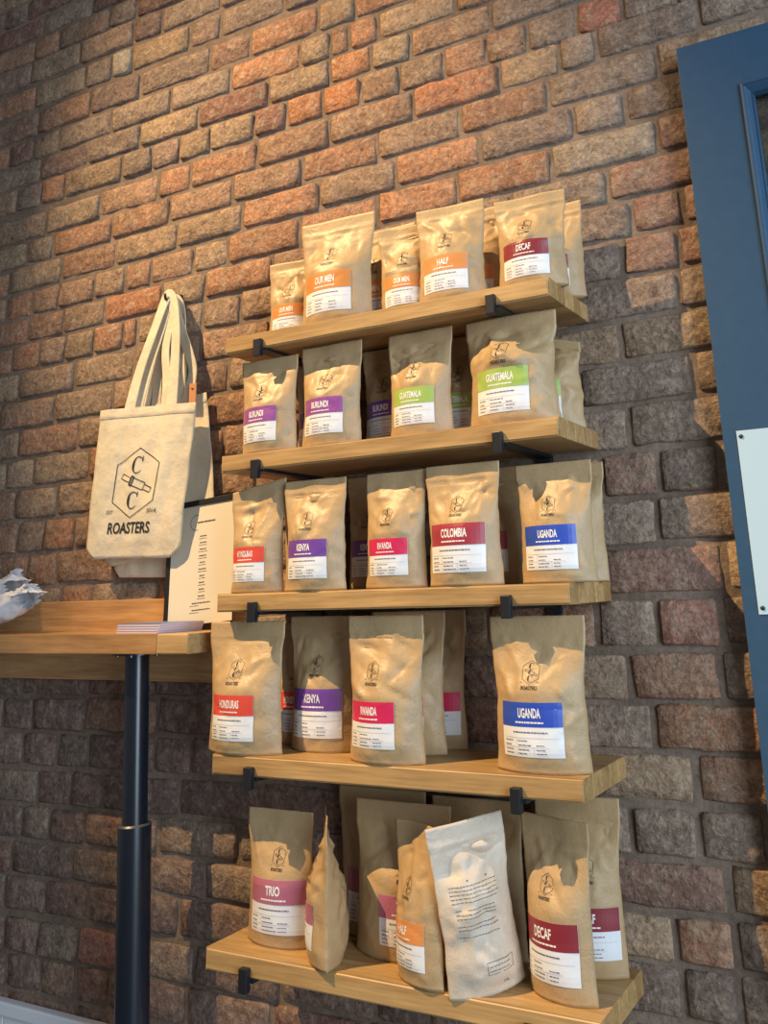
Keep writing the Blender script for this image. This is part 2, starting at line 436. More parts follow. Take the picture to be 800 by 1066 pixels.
rest = pymesh('bricks', rest_v, rest_f, M['brick_joined'], wall, smooth=True); rest['kind'] = 'stuff'
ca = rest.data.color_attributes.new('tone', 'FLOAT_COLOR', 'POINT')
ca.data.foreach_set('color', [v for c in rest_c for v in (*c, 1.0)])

# floor, skirting
fl = box('floor', wx0, wx1, -4.2, 0.12, FLOOR - .05, FLOOR, M['floor']); tag(fl, kind='structure')
bb = empty('baseboard_back', (0, 0, FLOOR)); tag(bb, 'white panelled skirting along the foot of the brick wall', kind='structure')
box('cap_rail', -1.75, .945, -.034, -.010, .198, .226, M['white_paint'], bb, .004)
xx = -1.75
while xx < .93:
    w = min(.112, .945 - xx); box('panel', xx + .0012, xx + w - .0012, -.024, -.010, .0, .1975, M['white_paint'], bb, .002); xx += .112

# ------------------------------------------------------------------ shelves and brackets
SZ = [0.0, -0.248, -0.518, -0.805, -1.120]      # upper faces
SW, SD, ST = 0.731, 0.214, 0.034
ORD = ['topmost', 'second from top', 'middle', 'fourth from top', 'lowest']
SL = ['topmost oak wall shelf, under the orange-labelled and decaf coffee bags', 'second oak wall shelf from the top, under purple and green labelled bags',
      'middle oak wall shelf, level with the table top, carrying six front bags', 'fourth oak wall shelf from the top, with one blue-labelled bag standing apart at right',
      'lowest oak wall shelf, carrying leaning and back-turned coffee bags']
for i, z in enumerate(SZ):
    s = empty('wall_shelf', (0, 0, z)); tag(s, SL[i], 'shelf', 'oak shelves on the brick wall')
    n = 5; sw = (SD - .004) / n
    for k in range(n):
        y0 = -SD + k * sw
        bm = bmesh.new(); add_box(bm, 0, SW, y0 + .0002, y0 + sw - .0002, -ST, 0)
        front = [e for e in bm.edges if k == 0 and all(abs(v.co.y - (y0 + .0002)) < 1e-5 for v in e.verts)]
        ends = [e for e in bm.edges if e not in front and (all(abs(v.co.x) < 1e-5 for v in e.verts) or all(abs(v.co.x - SW) < 1e-5 for v in e.verts))]
        if front: bmesh.ops.bevel(bm, geom=front, offset=.003, segments=3, affect='EDGES')
        else: bmesh.ops.bevel(bm, geom=ends, offset=.0012, segments=1, affect='EDGES')
        bm_link('stave', bm, M['oak'], s)
    for k, bx in enumerate((0.0865, 0.6135)):
        b = empty('shelf_bracket', (bx + .0085, 0, z)); side = ('left', 'right')[k]
        tag(b, 'black steel lipped bracket at the %s end of the %s shelf' % (side, ORD[i]), 'bracket', 'black shelf brackets')
        w = .0175
        box('support_bar', -w / 2 - .006, w / 2 + .006, -SD - .001, .004, -ST - .0065, -ST - .0005, M['steel'], b, .001)
        box('front_lip', -w / 2, w / 2, -SD - .0135, -SD - .0006, -.0535, -.0165, M['steel'], b, .0015)
        box('wall_plate', -w / 2 - .006, w / 2 + .006, -.012, .002, -ST - .032, -ST - .007, M['steel'], b, .001)

# ------------------------------------------------------------------ lettering
TXT = {}
def text_poly(body, bold=0.0, space=1.0, font_scale_x=1.0):
    """flat 2-D polygons of a line of text, cap height 1, centred on x = 0, baseline 0"""
    key = (body, bold, space, font_scale_x)
    if key in TXT: return TXT[key]
    cu_ = bpy.data.curves.new('lettering', 'FONT'); cu_.body = body; cu_.align_x = 'CENTER'; cu_.size = 1
    cu_.offset = bold; cu_.space_character = space; cu_.resolution_u = 3
    o = bpy.data.objects.new('lettering', cu_); COL.objects.link(o)
    me = bpy.data.meshes.new_from_object(o.evaluated_get(bpy.context.evaluated_depsgraph_get()))
    bpy.data.objects.remove(o); bpy.data.curves.remove(cu_)
    cap = .70
    V = [(v.co.x / cap * font_scale_x, v.co.y / cap) for v in me.vertices]; F = [tuple(p.vertices) for p in me.polygons]
    bpy.data.meshes.remove(me)
    TXT[key] = (V, F); return TXT[key]
class Flat:
    """collects flat shapes in (s, t) metres on a surface"""
    def __init__(self): self.V, self.F = [], []
    def poly(self, pts, faces=None):
        b = len(self.V); self.V += list(pts); self.F += [tuple(b + i for i in f) for f in (faces or [range(len(pts))])]
    def rect(self, s0, t0, s1, t1, n=1):
        n = max(1, n)
        for k in range(n):
            a = s0 + (s1 - s0) * k / n; b = s0 + (s1 - s0) * (k + 1) / n; self.poly([(a, t0), (b, t0), (b, t1), (a, t1)])
    def grid(self, s0, t0, s1, t1, n, m_):
        P = [(s0 + (s1 - s0) * i / n, t0 + (t1 - t0) * j / m_) for j in range(m_ + 1) for i in range(n + 1)]
        self.poly(P, [(j * (n + 1) + i, j * (n + 1) + i + 1, (j + 1) * (n + 1) + i + 1, (j + 1) * (n + 1) + i) for j in range(m_) for i in range(n)])
    def line(self, pts, w, closed=False, seg=4):
        q = list(pts) + ([pts[0]] if closed else [])
        for (a, b) in zip(q, q[1:]):
            d = Vector((b[0] - a[0], b[1] - a[1])); L = d.length
            if L < 1e-9: continue
            d /= L; nrm = Vector((-d.y, d.x)) * w / 2; e = d * w * .4; n = max(1, int(seg))
            for k in range(n):
                p = Vector(a) + d * L * k / n - (e if k == 0 else d * 0); r = Vector(a) + d * L * (k + 1) / n + (e if k == n - 1 else d * 0)
                self.poly([tuple(p - nrm), tuple(r - nrm), tuple(r + nrm), tuple(p + nrm)])
    def text(self, body, s, t, h, width=None, bold=0.0, space=1.0, italic=0.0):
        V, F = text_poly(body, bold, space)
        w = max(v[0] for v in V) - min(v[0] for v in V); k = (width / w) if width else h
        self.poly([(s + v[0] * k + v[1] * h * italic, t + v[1] * h) for v in V], F)
    def letter_c(self, s, t, h, w, fat=.62):
        """serif capital C, thick at the left, thin at the ends"""
        n = 18; P = []
        for k in range(n + 1):
            a = math.radians(42 + 276 * k / n); th = .05 + .20 * max(0, -math.cos(a)) ** 1.2
            P.append((s + math.cos(a) * w / 2, t + math.sin(a) * h / 2)); P.append((s + math.cos(a) * (w / 2 - th * h * fat), t + math.sin(a) * (h / 2 - .055 * h)))
        self.poly(P, [(2 * k, 2 * k + 2, 2 * k + 3, 2 * k + 1) for k in range(n)])
        self.poly([(s + w * .33, t + h * .20), (s + w * .41, t + h * .20), (s + w * .41, t + h * .50), (s + w * .35, t + h * .50)])
    def build(self, name, mp, mat, parent):
        return pymesh(name, [mp(s, t) for s, t in self.V], self.F, mat, parent)
def words(fl, s0, t, total, h, rnd, fill=.95):
    """unreadably small print: word-long dashes"""
    s = s0
    while s < s0 + total * fill:
        w = rnd.uniform(.0022, .0065); w = min(w, s0 + total - s)
        if w < .0012: break
        fl.rect(s, t, s + w, t + h); s += w + .0011
def logo(fl, s, t, h, lw, cs=.25):
    """tall hexagon with C, a group handle, C; year marks and ROASTERS below; (s, t) is the hexagon's centre, h its height"""
    w = h * .80; k = h
    fl.line([(s, t + k * .5), (s + w * .5, t + k * .27), (s + w * .5, t - k * .27), (s, t - k * .5), (s - w * .5, t - k * .27), (s - w * .5, t + k * .27)], lw, True)
    fl.letter_c(s, t + k * .255, k * cs, k * cs * .8, 1.1 if cs > .26 else .7); fl.letter_c(s, t - k * .255, k * cs, k * cs * .8, 1.1 if cs > .26 else .7)
    a = math.radians(-20); ca, sa = math.cos(a), math.sin(a)
    R = lambda x, y: (s + (x * ca - y * sa) * k, t + (x * sa + y * ca) * k)
    fl.line([R(-.30, .035), R(-.10, .035), R(-.10, -.035), R(-.30, -.035)], lw * .9, True, 1)
    fl.line([R(-.09, .065), R(-.05, .065), R(-.05, -.065), R(-.09, -.065)], lw * 1.6, True, 1)
    fl.line([R(-.05, .055), R(.18, .055), R(.18, -.055), R(-.05, -.055)], lw * .9, True, 1)
    fl.line([R(.18, .03), R(.33, .03), R(.33, -.04), R(.18, -.04)], lw * .9, True, 1)
    fl.text('EST', s - w * .52, t - k * .44, k * .052, None, .0); fl.text('2014', s + w * .50, t - k * .44, k * .06, None, .0)
    fl.text('ROASTERS', s, t - k * .72, k * .155, w * 1.02, .02)

# ------------------------------------------------------------------ coffee bags
def sm(a, b, x):
    x = min(1, max(0, (x - a) / (b - a))); return x * x * (3 - 2 * x)
class Pouch:
    def __init__(s, W, H, D, seed, amp=1.0, lean_top=0.0, twist=0.0, fill=.55, seal=.885, label=None, sag=0.0, topbend=0.0, flat_top=False):
        s.W, s.H, s.D, s.seed, s.amp, s.fill, s.seal, s.label, s.sag, s.topbend = W, H, D, seed, amp, fill, seal, label, sag, topbend
        s.lean_top = lean_top; s.twist = twist
        r = random.Random(seed * 13 + 5)
        s.folds = [(r.uniform(-.8, .8), r.uniform(.3, .84), r.uniform(-1.2, 1.2), r.uniform(.10, .26), r.uniform(.5, 1.0) * r.choice((-1, -1, 1))) for _ in range(9)]
        s.skew = r.uniform(-.12, .12)
    def hw(s, t, sgn=1):
        e = noise.noise(Vector((t * 4.3, s.seed * 1.7, sgn * 3.1))) * .0028 * s.amp + noise.noise(Vector((t * 12, s.seed, sgn))) * .0012 * s.amp
        return s.W / 2 * (.965 - .055 * math.sin(PI * min(t / .86, 1)) + .035 * sm(.72, .92, t)) + (e if t < .86 else 0)
    def pt(s, u, t, side, extra=0.0):
        """u across -1..1, t up 0..1, side +1 front (towards -y) / -1 back"""
        x = u * s.hw(t, 1 if u > 0 else -1); z = t * s.H
        d = s.D / 2 * (.80 + .20 * sm(0, .16, t)) * (1 - sm(s.fill - .12, s.seal - .02, t) * .97) if t < s.seal else 0
        au = abs(u)
        round_ = (1 - au ** 2.3); tri = max(0, 1 - au) * 1.25
        k = sm(.45, .85, t); cr_ = round_ * (1 - k) + min(tri, .95) * k
        y = d * cr_ + .0009
        # creases
        msk = (1 - au ** 5) * (1 - sm(s.seal - .03, s.seal, t)) * (.25 + .75 * sm(.0, .10, t))
        if s.label and side > 0:
            l0, b0, l1, b1 = s.label
            q = max(max(l0 - x, x - l1) / .012, max(b0 - z, z - b1) / .012); msk *= .22 + .78 * min(1, max(0, q))
        w = 0
        for (fu, ft, ang, ln, am) in s.folds:
            dx = (u - fu) * s.W / 2; dz = (t - ft) * s.H; ca, sa = math.cos(ang), math.sin(ang)
            al = dx * ca + dz * sa; ac = -dx * sa + dz * ca
            w += am * math.exp(-(al / (ln * s.H * .6)) ** 2) * math.exp(-abs(ac) / .0055) * .0068
        P = Vector((u * s.W * 9 + s.seed * 7.1, z * 16, side * 9.3))
        w += noise.noise(P) * .0060 + (0.5 - abs(noise.noise(P * 1.9 + Vector((3, 1, 7))))) * .0052 + noise.noise(P * 4.1) * .0011
        y += w * msk * s.amp * (1 if au < .97 else .3)
        # folded shoulder valley under the seal
        y -= .0022 * math.exp(-((t - s.seal + .035) / .012) ** 2) * (1 - au ** 3)
        if side > 0: y += (.0009 * (abs(t - s.seal) < .006)) + .0006 * (abs(t - s.seal - .045) < .004)
        yy = -side * (y + extra)
        # whole-bag sway: the flat top leans, bends and twists
        k2 = sm(.45, 1.0, t)
        yy += s.lean_top * k2 + s.topbend * k2 * (1 - u * u) + s.twist * k2 * u
        yy += noise.noise(Vector((u * 1.3, s.seed * 2.3, t * 2))) * .004 * k2
        x += s.skew * .02 * k2; z -= s.sag * k2 * k2 * (u * .5 + .5)
        return Vector((x, yy, z))
    def on(s, a, b, off=.0007):
        t = b / s.H; u = a / s.hw(t, 1 if a > 0 else -1)
        return s.pt(max(-.99, min(.99, u)), t, 1, off)
    def mesh(s, mat, parent, nu=36, nt_=54):
        V, F = [], []; idx = {}
        ts = [j / nt_ for j in range(nt_ + 1)]
        us = [math.copysign(abs(-1 + 2 * i / nu) ** .9, -1 + 2 * i / nu) for i in range(nu + 1)]
        for side in (1, -1):
            for j, t in enumerate(ts):
                for i, u in enumerate(us): idx[(side, i, j)] = len(V); V.append(s.pt(u, t, side))
        for side in (1, -1):
            for j in range(nt_):
                for i in range(nu):
                    q = [idx[(side, i, j)], idx[(side, i + 1, j)], idx[(side, i + 1, j + 1)], idx[(side, i, j + 1)]]
                    F.append(tuple(q if side > 0 else q[::-1]))
        for i in range(nu):     # base and top rim
            F.append((idx[(1, i + 1, 0)], idx[(1, i, 0)], idx[(-1, i, 0)], idx[(-1, i + 1, 0)]))
            F.append((idx[(1, i, nt_)], idx[(1, i + 1, nt_)], idx[(-1, i + 1, nt_)], idx[(-1, i, nt_)]))
        for j in range(nt_):
            F.append((idx[(1, 0, j)], idx[(1, 0, j + 1)], idx[(-1, 0, j + 1)], idx[(-1, 0, j)]))
            F.append((idx[(1, nu, j + 1)], idx[(1, nu, j)], idx[(-1, nu, j)], idx[(-1, nu, j + 1)]))
        return pymesh('pouch', V, F, mat, parent, smooth=True)

def coffee_bag(x, y, shelf, W, H, D, seed, label_text, band, desc, group, rz=0.0, rx=0.0, ry=0.0, text=True, dx=0.0, back=False, pale=False, lw=None, lh=None, name_w=.42, **kw):
    root = empty('coffee_bag', (x, y, SZ[shelf] + .0006), (rx, ry, rz)); tag(root, desc, 'coffee bag', group)
    big = W > .155
    lw = lw or W * (.60 if big else .64); lh = lh or lw * .76; lb = H * .105; lc = -W * .035 + dx
    lab = None if back else (lc - lw / 2, lb, lc + lw / 2, lb + lh)
    P = Pouch(W, H, D, seed, label=lab, **kw)
    P.mesh(M['kraft_pale' if pale else 'kraft'], root)
    rnd = random.Random(seed + 99)
    if back:
        f = Flat(); f.rect(-W * .12, H * .66, W * .16, H * .668)
        t = H * .635
        for k in range(15):
            if k in (5, 9, 12, 14): t -= .0052; continue
            words(f, -W * .33 + (0 if k < 5 else W * .03), t, W * (.60 if k < 5 else .5), .0011, rnd); t -= .0052
        b0, b1 = H * .13, H * .20
        g = Flat(); g.line([(-W * .05, b0), (W * .30, b0), (W * .30, b1), (-W * .05, b1)], .0007, True, 3); g.build('printed_frame', P.on, M['ink_soft'], root)
        for k in range(3): words(f, -W * .03, b0 + .004 + k * .006, W * .28, .0010, rnd)
        f.text('250g', W * .18, H * .055, .004)
        f.build('back_print', P.on, M['ink_soft'], root)['kind'] = 'stuff'
        return root
    f = Flat(); logo(f, lc + W * .01, lb + lh + (H * .82 - lb - lh) * .50, W * .205, .0006, .30)
    f.build('printed_logo', P.on, M['ink'], root)
    l0, b0, l1, b1 = lab; bs = b0 + lh * .55
    f = Flat(); f.grid(l0, b0, l1, b1, 16, 12)
    L = f.build('label', lambda a, b: P.on(a, b, .0008), M['label'], root)
    f = Flat(); f.grid(l0, bs, l1, b1, 16, 7); f.build('label_band', lambda a, b: P.on(a, b, .0013), BM[band], L)
    f = Flat(); w_ = min(.60, .052 * len(label_text) + .06)
    f.text(label_text, lc, bs + lh * .17, lh * .17, lw * w_, .03)
    f2w = lw * .46; s = lc - f2w / 2
    rr_ = random.Random(label_text)
    while s < lc + f2w / 2 - .002:
        q = rr_.uniform(.003, .007); f.rect(s, bs + lh * .065, min(s + q, lc + f2w / 2), bs + lh * .095); s += q + .0009
    f.build('lettering', lambda a, b: P.on(a, b, .0017), M['white_print'], L)
    f = Flat(); words(f, lc - lw * .28, b0 + lh * .44, lw * .56, lh * .022, rnd, 1)
    for r_ in (.29, .21, .13, .06): words(f, l0 + lw * .06, b0 + lh * r_, lw * .14, lh * .016, rnd, .8); words(f, l0 + lw * .30, b0 + lh * r_, lw * rnd.uniform(.14, .3), lh * .016, rnd, .8); words(f, l0 + lw * .60, b0 + lh * r_, lw * .16, lh * .016, rnd, .8) if r_ < .25 else None
    f.build('fine_print', lambda a, b: P.on(a, b, .0014), M['ink_soft'], L)
    f = Flat()
    f.rect(l0 + lw * .05, b0 + lh * .345, l1 - lw * .05, b0 + lh * .352, 10); f.rect(l0 + lw * .05, b0 + lh * .18, l1 - lw * .2, b0 + lh * .187, 10)
    f.rect(l0 + lw * .27, b0 + lh * .04, l0 + lw * .274, b0 + lh * .345); f.rect(l0 + lw * .56, b0 + lh * .04, l0 + lw * .564, b0 + lh * .18)
    f.build('ruled_lines', lambda a, b: P.on(a, b, .0013), M['rule'], L)
    return root

G = ['coffee bags on the topmost shelf', 'coffee bags on the second shelf', 'coffee bags on the middle shelf', 'coffee bags on the fourth shelf', 'coffee bags on the lowest shelf']
B = coffee_bag
# topmost shelf
B(0.092, -0.098, 0, .128, 0.19, .060, 1, 'OUR MEN', 'orange', 'small brown coffee bag with orange label at the left end of the topmost shelf', G[0], rz=.10, dx=.004)
B(.243, -.150, 0, .178, .240, .082, 2, 'OUR MEN', 'orange', 'tallest brown coffee bag with orange OUR MEN label, second from left on the topmost shelf', G[0], lw=.112, rz=.05)
B(.300, -.062, 0, .170, .232, .075, 3, 'OUR MEN', 'orange', 'shaded tall orange-labelled coffee bag behind the tallest bag of the topmost shelf', G[0])
B(.402, -.128, 0, .128, .196, .060, 4, 'OUR MEN', 'orange', "orange-labelled coffee bag in shadow, left of the HALF bag on the topmost shelf", G[0], rz=.16)
B(.514, -.155, 0, .146, .206, .066, 5, 'HALF', 'amber', 'creased brown coffee bag with light orange HALF label at the middle of the topmost shelf', G[0], rz=.08)
B(.533, -.068, 0, .140, .222, .062, 6, 'HALF', 'amber', "orange-labelled coffee bag peeping out behind the HALF bag on the topmost shelf", G[0])
B(.680, -.152, 0, .140, .188, .066, 7, 'DECAF', 'maroon', 'brown coffee bag with dark red DECAF label at the right end of the topmost shelf', G[0], rz=.06)
B(.690, -.062, 0, .128, .196, .062, 8, 'DECAF', 'maroon', 'maroon-labelled coffee bag behind the DECAF bag on the topmost shelf', G[0])
# second shelf
B(0.096, -0.18, 1, 0.144, 0.197, .066, 9, 'BURUNDI', 'violet', 'brown coffee bag with purple label at the left end of the second shelf', G[1], dx=-.004)
B(.152, -.066, 1, .146, 0.2, .060, 10, 'BURUNDI', 'purple', "shaded purple-labelled bag in the gap behind the second shelf's two leftmost bags", G[1], dx=-.005)
B(0.244, -0.172, 1, 0.146, 0.207, .068, 11, 'BURUNDI', 'violet', 'brown coffee bag with purple label, second from left in the front of the second shelf', G[1])
B(.330, -.070, 1, .148, .209, .064, 12, 'BURUNDI', 'purple', 'shaded purple-labelled coffee bag standing between the front purple and green labelled bags', G[1], dx=-.012)
B(.437, -.155, 1, .142, .207, .066, 13, 'GUATEMALA', 'green', 'small brown coffee bag with green GUATEMALA label at the middle of the second shelf', G[1])
B(.475, -.066, 1, .140, .209, .060, 14, 'GUATEMALA', 'green', 'shaded green-labelled coffee bag behind and between the two front green-labelled bags', G[1], dx=.012)
B(.626, -.152, 1, .180, 0.206, .088, 15, 'GUATEMALA', 'green', "large crumpled coffee bag with green GUATEMALA label, right on the second shelf", G[1], amp=1.5, fill=.7, lw=.104, topbend=-.006)
B(.648, -.050, 1, .158, .205, .070, 16, 'GUATEMALA', 'green', "crumpled coffee bag behind the large green-labelled bag on the second shelf", G[1], amp=1.8, sag=.04)
# middle shelf
B(0.069, -0.176, 2, 0.134, 0.197, .064, 17, 'HONDURAS', 'red', 'brown coffee bag with red HONDURAS label at the left end of the middle shelf', G[2], sag=-.022, dx=-.002)
B(.118, -.066, 2, .136, .196, .058, 18, 'HONDURAS', 'maroon', 'shaded dark-labelled coffee bag in the gap behind the leftmost bags of the middle shelf', G[2], dx=.012)
B(0.217, -0.187, 2, 0.145, 0.207, .066, 19, 'KENYA', 'purple', 'brown coffee bag with purple KENYA label in the front of the middle shelf', G[2])
B(.286, -.072, 2, .142, .218, .060, 20, 'KENYA', 'purple', "shaded purple-labelled coffee bag between and behind KENYA and RWANDA on the middle shelf", G[2], dx=-.004)
B(0.387, -0.174, 2, 0.132, 0.208, .066, 21, 'RWANDA', 'crimson', 'brown coffee bag with pinkish red RWANDA label in the middle of the middle shelf', G[2])
B(0.533, -0.185, 2, 0.147, 0.209, .068, 22, 'COLOMBIA', 'ruby', 'brown coffee bag with deep red COLOMBIA label on the middle shelf', G[2], lw=.108)
B(.530, -.066, 2, .146, .212, .064, 23, 'COLOMBIA', 'ruby', 'coffee bag directly behind the COLOMBIA bag of the middle shelf', G[2])
B(0.698, -0.168, 2, 0.139, 0.198, .066, 24, 'UGANDA', 'blue', 'brown coffee bag with blue UGANDA label at the right end of the middle shelf', G[2], lw=.094)
B(.690, -.062, 2, .124, .206, .060, 25, 'UGANDA', 'blue', 'coffee bag behind the UGANDA bag at the right end of the middle shelf', G[2])
# fourth shelf
B(0.051, -0.18, 3, 0.181, 0.234, .084, 26, 'HONDURAS', 'red', "large coffee bag with red HONDURAS label at the left end of the fourth shelf", G[3], lw=.104)
B(.100, -.055, 3, .150, .225, .070, 27, 'HONDURAS', 'red', 'dark shaded coffee bag behind the large HONDURAS bag of the fourth shelf', G[3])
B(.186, -.118, 3, .150, .239, .066, 28, 'KENYA', 'purple', 'tall brown coffee bag with purple KENYA label on the fourth shelf', G[3], lw=.112, dx=.003)
B(0.367, -0.184, 3, 0.156, 0.24, .072, 29, 'RWANDA', 'crimson', 'tall brown coffee bag with pinkish red RWANDA label on the fourth shelf', G[3], lw=.098, dx=-.010)
B(0.36, -.092, 3, .156, .244, .058, 30, 'RWANDA', 'crimson', 'coffee bag directly behind the RWANDA bag of the fourth shelf, its label hidden', G[3])
B(0.374, -0.03, 3, .150, .244, .048, 31, 'RWANDA', 'crimson', 'rearmost coffee bag behind the RWANDA bags, a sliver of red label showing', G[3], dx=.02)
B(0.652, -0.172, 3, 0.169, 0.235, .076, 32, 'UGANDA', 'blue', "large coffee bag with blue UGANDA label alone at the right of the fourth shelf", G[3], lw=.106)
# lowest shelf
B(0.112, -0.145, 4, 0.148, 0.215, .062, 33, 'TRIO', 'rose', 'smooth coffee bag with pink TRIO label, leftmost on the lowest shelf', G[4], lw=.112, amp=.5, dx=.012)
B(.228, -.168, 4, .140, .222, .068, 34, 'TRIO', 'rose', 'coffee bag turned sideways between the two TRIO bags of the lowest shelf', G[4], rz=-.95, amp=1.3)
B(.350, -0.112, 4, .196, .238, .074, 35, 'TRIO', 'rose', "wide coffee bag with pink TRIO label behind the lowest shelf's orange-labelled bag", G[4], lw=.100, dx=.030, amp=.8)
B(.268, -.045, 4, .190, .243, .060, 36, 'TRIO', 'rose', 'shaded coffee bag behind the wide TRIO bag at the back of the lowest shelf', G[4])
B(0.424, -.186, 4, 0.126, .222, .060, 37, 'HALF', 'amber', "narrow coffee bag with orange label beside the back-turned bag on the lowest shelf", G[4], rz=-0.45, lw=.088, topbend=.012)
B(0.535, -0.172, 4, 0.132, 0.24, .062, 38, '', 'amber', "pale tilted coffee bag with its text-printed back turned forward on the lowest shelf", G[4], rz=0.8, ry=-0.13, rx=.0, back=True, pale=True, amp=1.2)
B(.470, -.052, 4, .176, .240, .068, 39, 'HALF', 'amber', 'coffee bag with hidden label behind the back-turned bag on the lowest shelf', G[4])
B(0.652, -.150, 4, 0.136, .244, .070, 40, 'DECAF', 'maroon', 'large coffee bag with maroon DECAF label, right on the lowest shelf', G[4], rz=-0.32, lw=.108, amp=.7)
B(0.652, -0.048, 4, .150, .256, .066, 41, 'DECAF', 'maroon', 'tall pale coffee bag behind the DECAF bag at the right end of the lowest shelf', G[4], dx=.022, amp=.7)

# ------------------------------------------------------------------ tote bags
def tote(name, corners, y, thick, seed, desc, cut=.05, printed=False, straps=()):
    """corners TL, TR, BR, BL in (x, z); bottom corners cut away on a slant"""
    root = empty(name, (corners[0][0], y, corners[0][1])); tag(root, desc, 'tote bag', 'canvas tote bags hanging on one hook')
    ox, oz = corners[0]
    C = [Vector((cx - ox, cz - oz)) for cx, cz in corners]
    def plane(u, v):     # u 0..1 left to right, v 0..1 top to bottom
        a = C[0].lerp(C[1], u); b = C[3].lerp(C[2], u); return a.lerp(b, v)
    def pt(u, v, side, off=0.0):
        # the bottom corners are chamfered: squeeze u near the foot
        if v > 1 - cut * 1.0:
            k = (v - (1 - cut)) / cut; s_ = 1 - .20 * k; u = .5 + (u - .5) * s_
        p = plane(u, v)
        w = noise.noise(Vector((u * 2.2 + seed, v * 1.6, seed))) * .006 + noise.noise(Vector((u * 7 + v * 3, v * 2.2, seed + 4))) * .0028
        w += .004 * math.exp(-((u - .30 - .1 * v) / .05) ** 2) * (1 - v) - .0045 * math.exp(-((u - .78 + .1 * v) / .06) ** 2) * (1 - v * .8)
        e = min(u, 1 - u, 1 - v) * 9; th = thick / 2 * min(1, max(.12, e)) * (1 - .55 * max(0, .12 - v) / .12)
        yy = -side * (th + off) + w * (1 if off or True else 0) + .004 * abs(noise.noise(Vector((v * 3, seed, u))))
        return Vector((p.x, yy, p.y))
    nu, nv = 40, 44; V, F = [], []
    for side in (1, -1):
        for j in range(nv + 1):
            for i in range(nu + 1): V.append(pt(i / nu, j / nv, side))
    S = (nu + 1) * (nv + 1)
    for j in range(nv):
        for i in range(nu):
            q = j * (nu + 1) + i; F.append((q, q + nu + 1, q + nu + 2, q + 1)); F.append((S + q, S + q + 1, S + q + nu + 2, S + q + nu + 1))
    for i in range(nu):
        q = nv * (nu + 1) + i; F.append((q, S + q, S + q + 1, q + 1))
    for j in range(nv):
        q = j * (nu + 1); F.append((q, S + q, S + q + nu + 1, q + nu + 1)); q += nu; F.append((q, q + nu + 1, S + q + nu + 1, S + q))
    body = pymesh('bag_body', V, F, M['canvas'], root, smooth=True)
    # stitched top hem
    V, F = [], []
    for i in range(nu + 1):
        for v_, o_ in ((-.004, .0014), (.035, .0016), (.062, .0016), (.066, .0004)): V.append(pt(i / nu, v_, 1, o_))
    for i in range(nu):
        for k in range(3): q = i * 4 + k; F.append((q, q + 1, q + 5, q + 4))
    pymesh('top_hem', V, F, M['canvas'], root, smooth=True)
    for k, (pts, w) in enumerate(straps):
        ribbon('strap', [(a - ox, b, c - oz) for a, b, c in [(p[0], p[1] - y, p[2]) for p in pts]], w, M['canvas'], root)
    if printed:
        f = Flat(); Wt = (C[1] - C[0]).length; Ht = (C[3] - C[0]).length
        def mp(s, t): return pt(.5 + s / Wt, .5 - t / Ht, 1, .0012)
        lg = Flat(); logo(lg, 0, 0, 1, .012)
        cx, cz, k = -.004, -.003, .163
        f.poly([(cx + (x * 1.08 + .08 * t_) * k, cz + t_ * k) for x, t_ in lg.V], lg.F)
        f.build('printed_logo', mp, M['ink'], root)
    return root
def catmull(P, n=8):
    P = [Vector(p) for p in P]; Q = [P[0] * 2 - P[1]] + P + [P[-1] * 2 - P[-2]]; out = []
    for i in range(1, len(Q) - 2):
        for k in range(n):
            t = k / n; a, b, c, d = Q[i - 1], Q[i], Q[i + 1], Q[i + 2]
            out.append(.5 * ((2 * b) + (c - a) * t + (2 * a - 5 * b + 4 * c - d) * t * t + (3 * b - a - 3 * c + d) * t ** 3))
    out.append(P[-1]); return out
def ribbon(name, pts, w, mat, parent, th=.0022, face=None):
    C_ = catmull(pts); V, F = [], []; n = len(C_)
    for i, p in enumerate(C_):
        d = (C_[min(i + 1, n - 1)] - C_[max(i - 1, 0)]).normalized()
        a = .25 * math.sin(i / (n - 1) * PI * 2)
        nrm = Vector((0, -1, 0)); side = d.cross(nrm)
        side = side.normalized() if side.length > .05 else Vector((1, 0, 0))
        nn = side.cross(d).normalized()
        s2 = side * math.cos(a) + nn * math.sin(a); n2 = d.cross(s2).normalized()
        for (sx, sy) in ((-1, -1), (-.35, -1.15), (.35, -1.15), (1, -1), (1, 1), (-1, 1)): V.append(p + s2 * sx * w / 2 + n2 * sy * th / 2)
    for i in range(n - 1):
        for k in range(6):
            a = i * 6 + k; b = i * 6 + (k + 1) % 6; F.append((a, b, b + 6, a + 6))
    F.append((5, 4, 3, 2, 1, 0)); F.append(tuple((n - 1) * 6 + k for k in range(6)))
    o = pymesh(name, V, F, mat, parent); set_smooth_angle(o, 30); return o
hook = empty('wall_hook', (-.334, -.002, .190)); tag(hook, 'small black wall hook inside the tops of the tote bag straps', 'hook')
bm = bmesh.new(); add_tube(bm, (0, .004, 0), (0, -.052, 0), .0035, n=12); add_tube(bm, (0, -.052, 0), (0, -.056, .014), .0035, n=12); bm_link('peg', bm, M['steel'], hook, True)
box('back_plate', -.011, .011, -.013, -.004, -.022, .022, M['steel'], hook, .002)
tote('tote_bag', [(-.520, -.070), (-.262, -.085), (-.285, -.478), (-.488, -.472)], -.0200, .006, 3, 'rearmost cream tote bag, only its foot showing under the printed one', straps=[([(-.42, -.022, -.085), (-.39, -.022, .05), (-.345, -.024, .17), (-.331, -.026, .195), (-.31, -.022, .16), (-.30, -.022, .04), (-.296, -.022, -.085)], .030)])
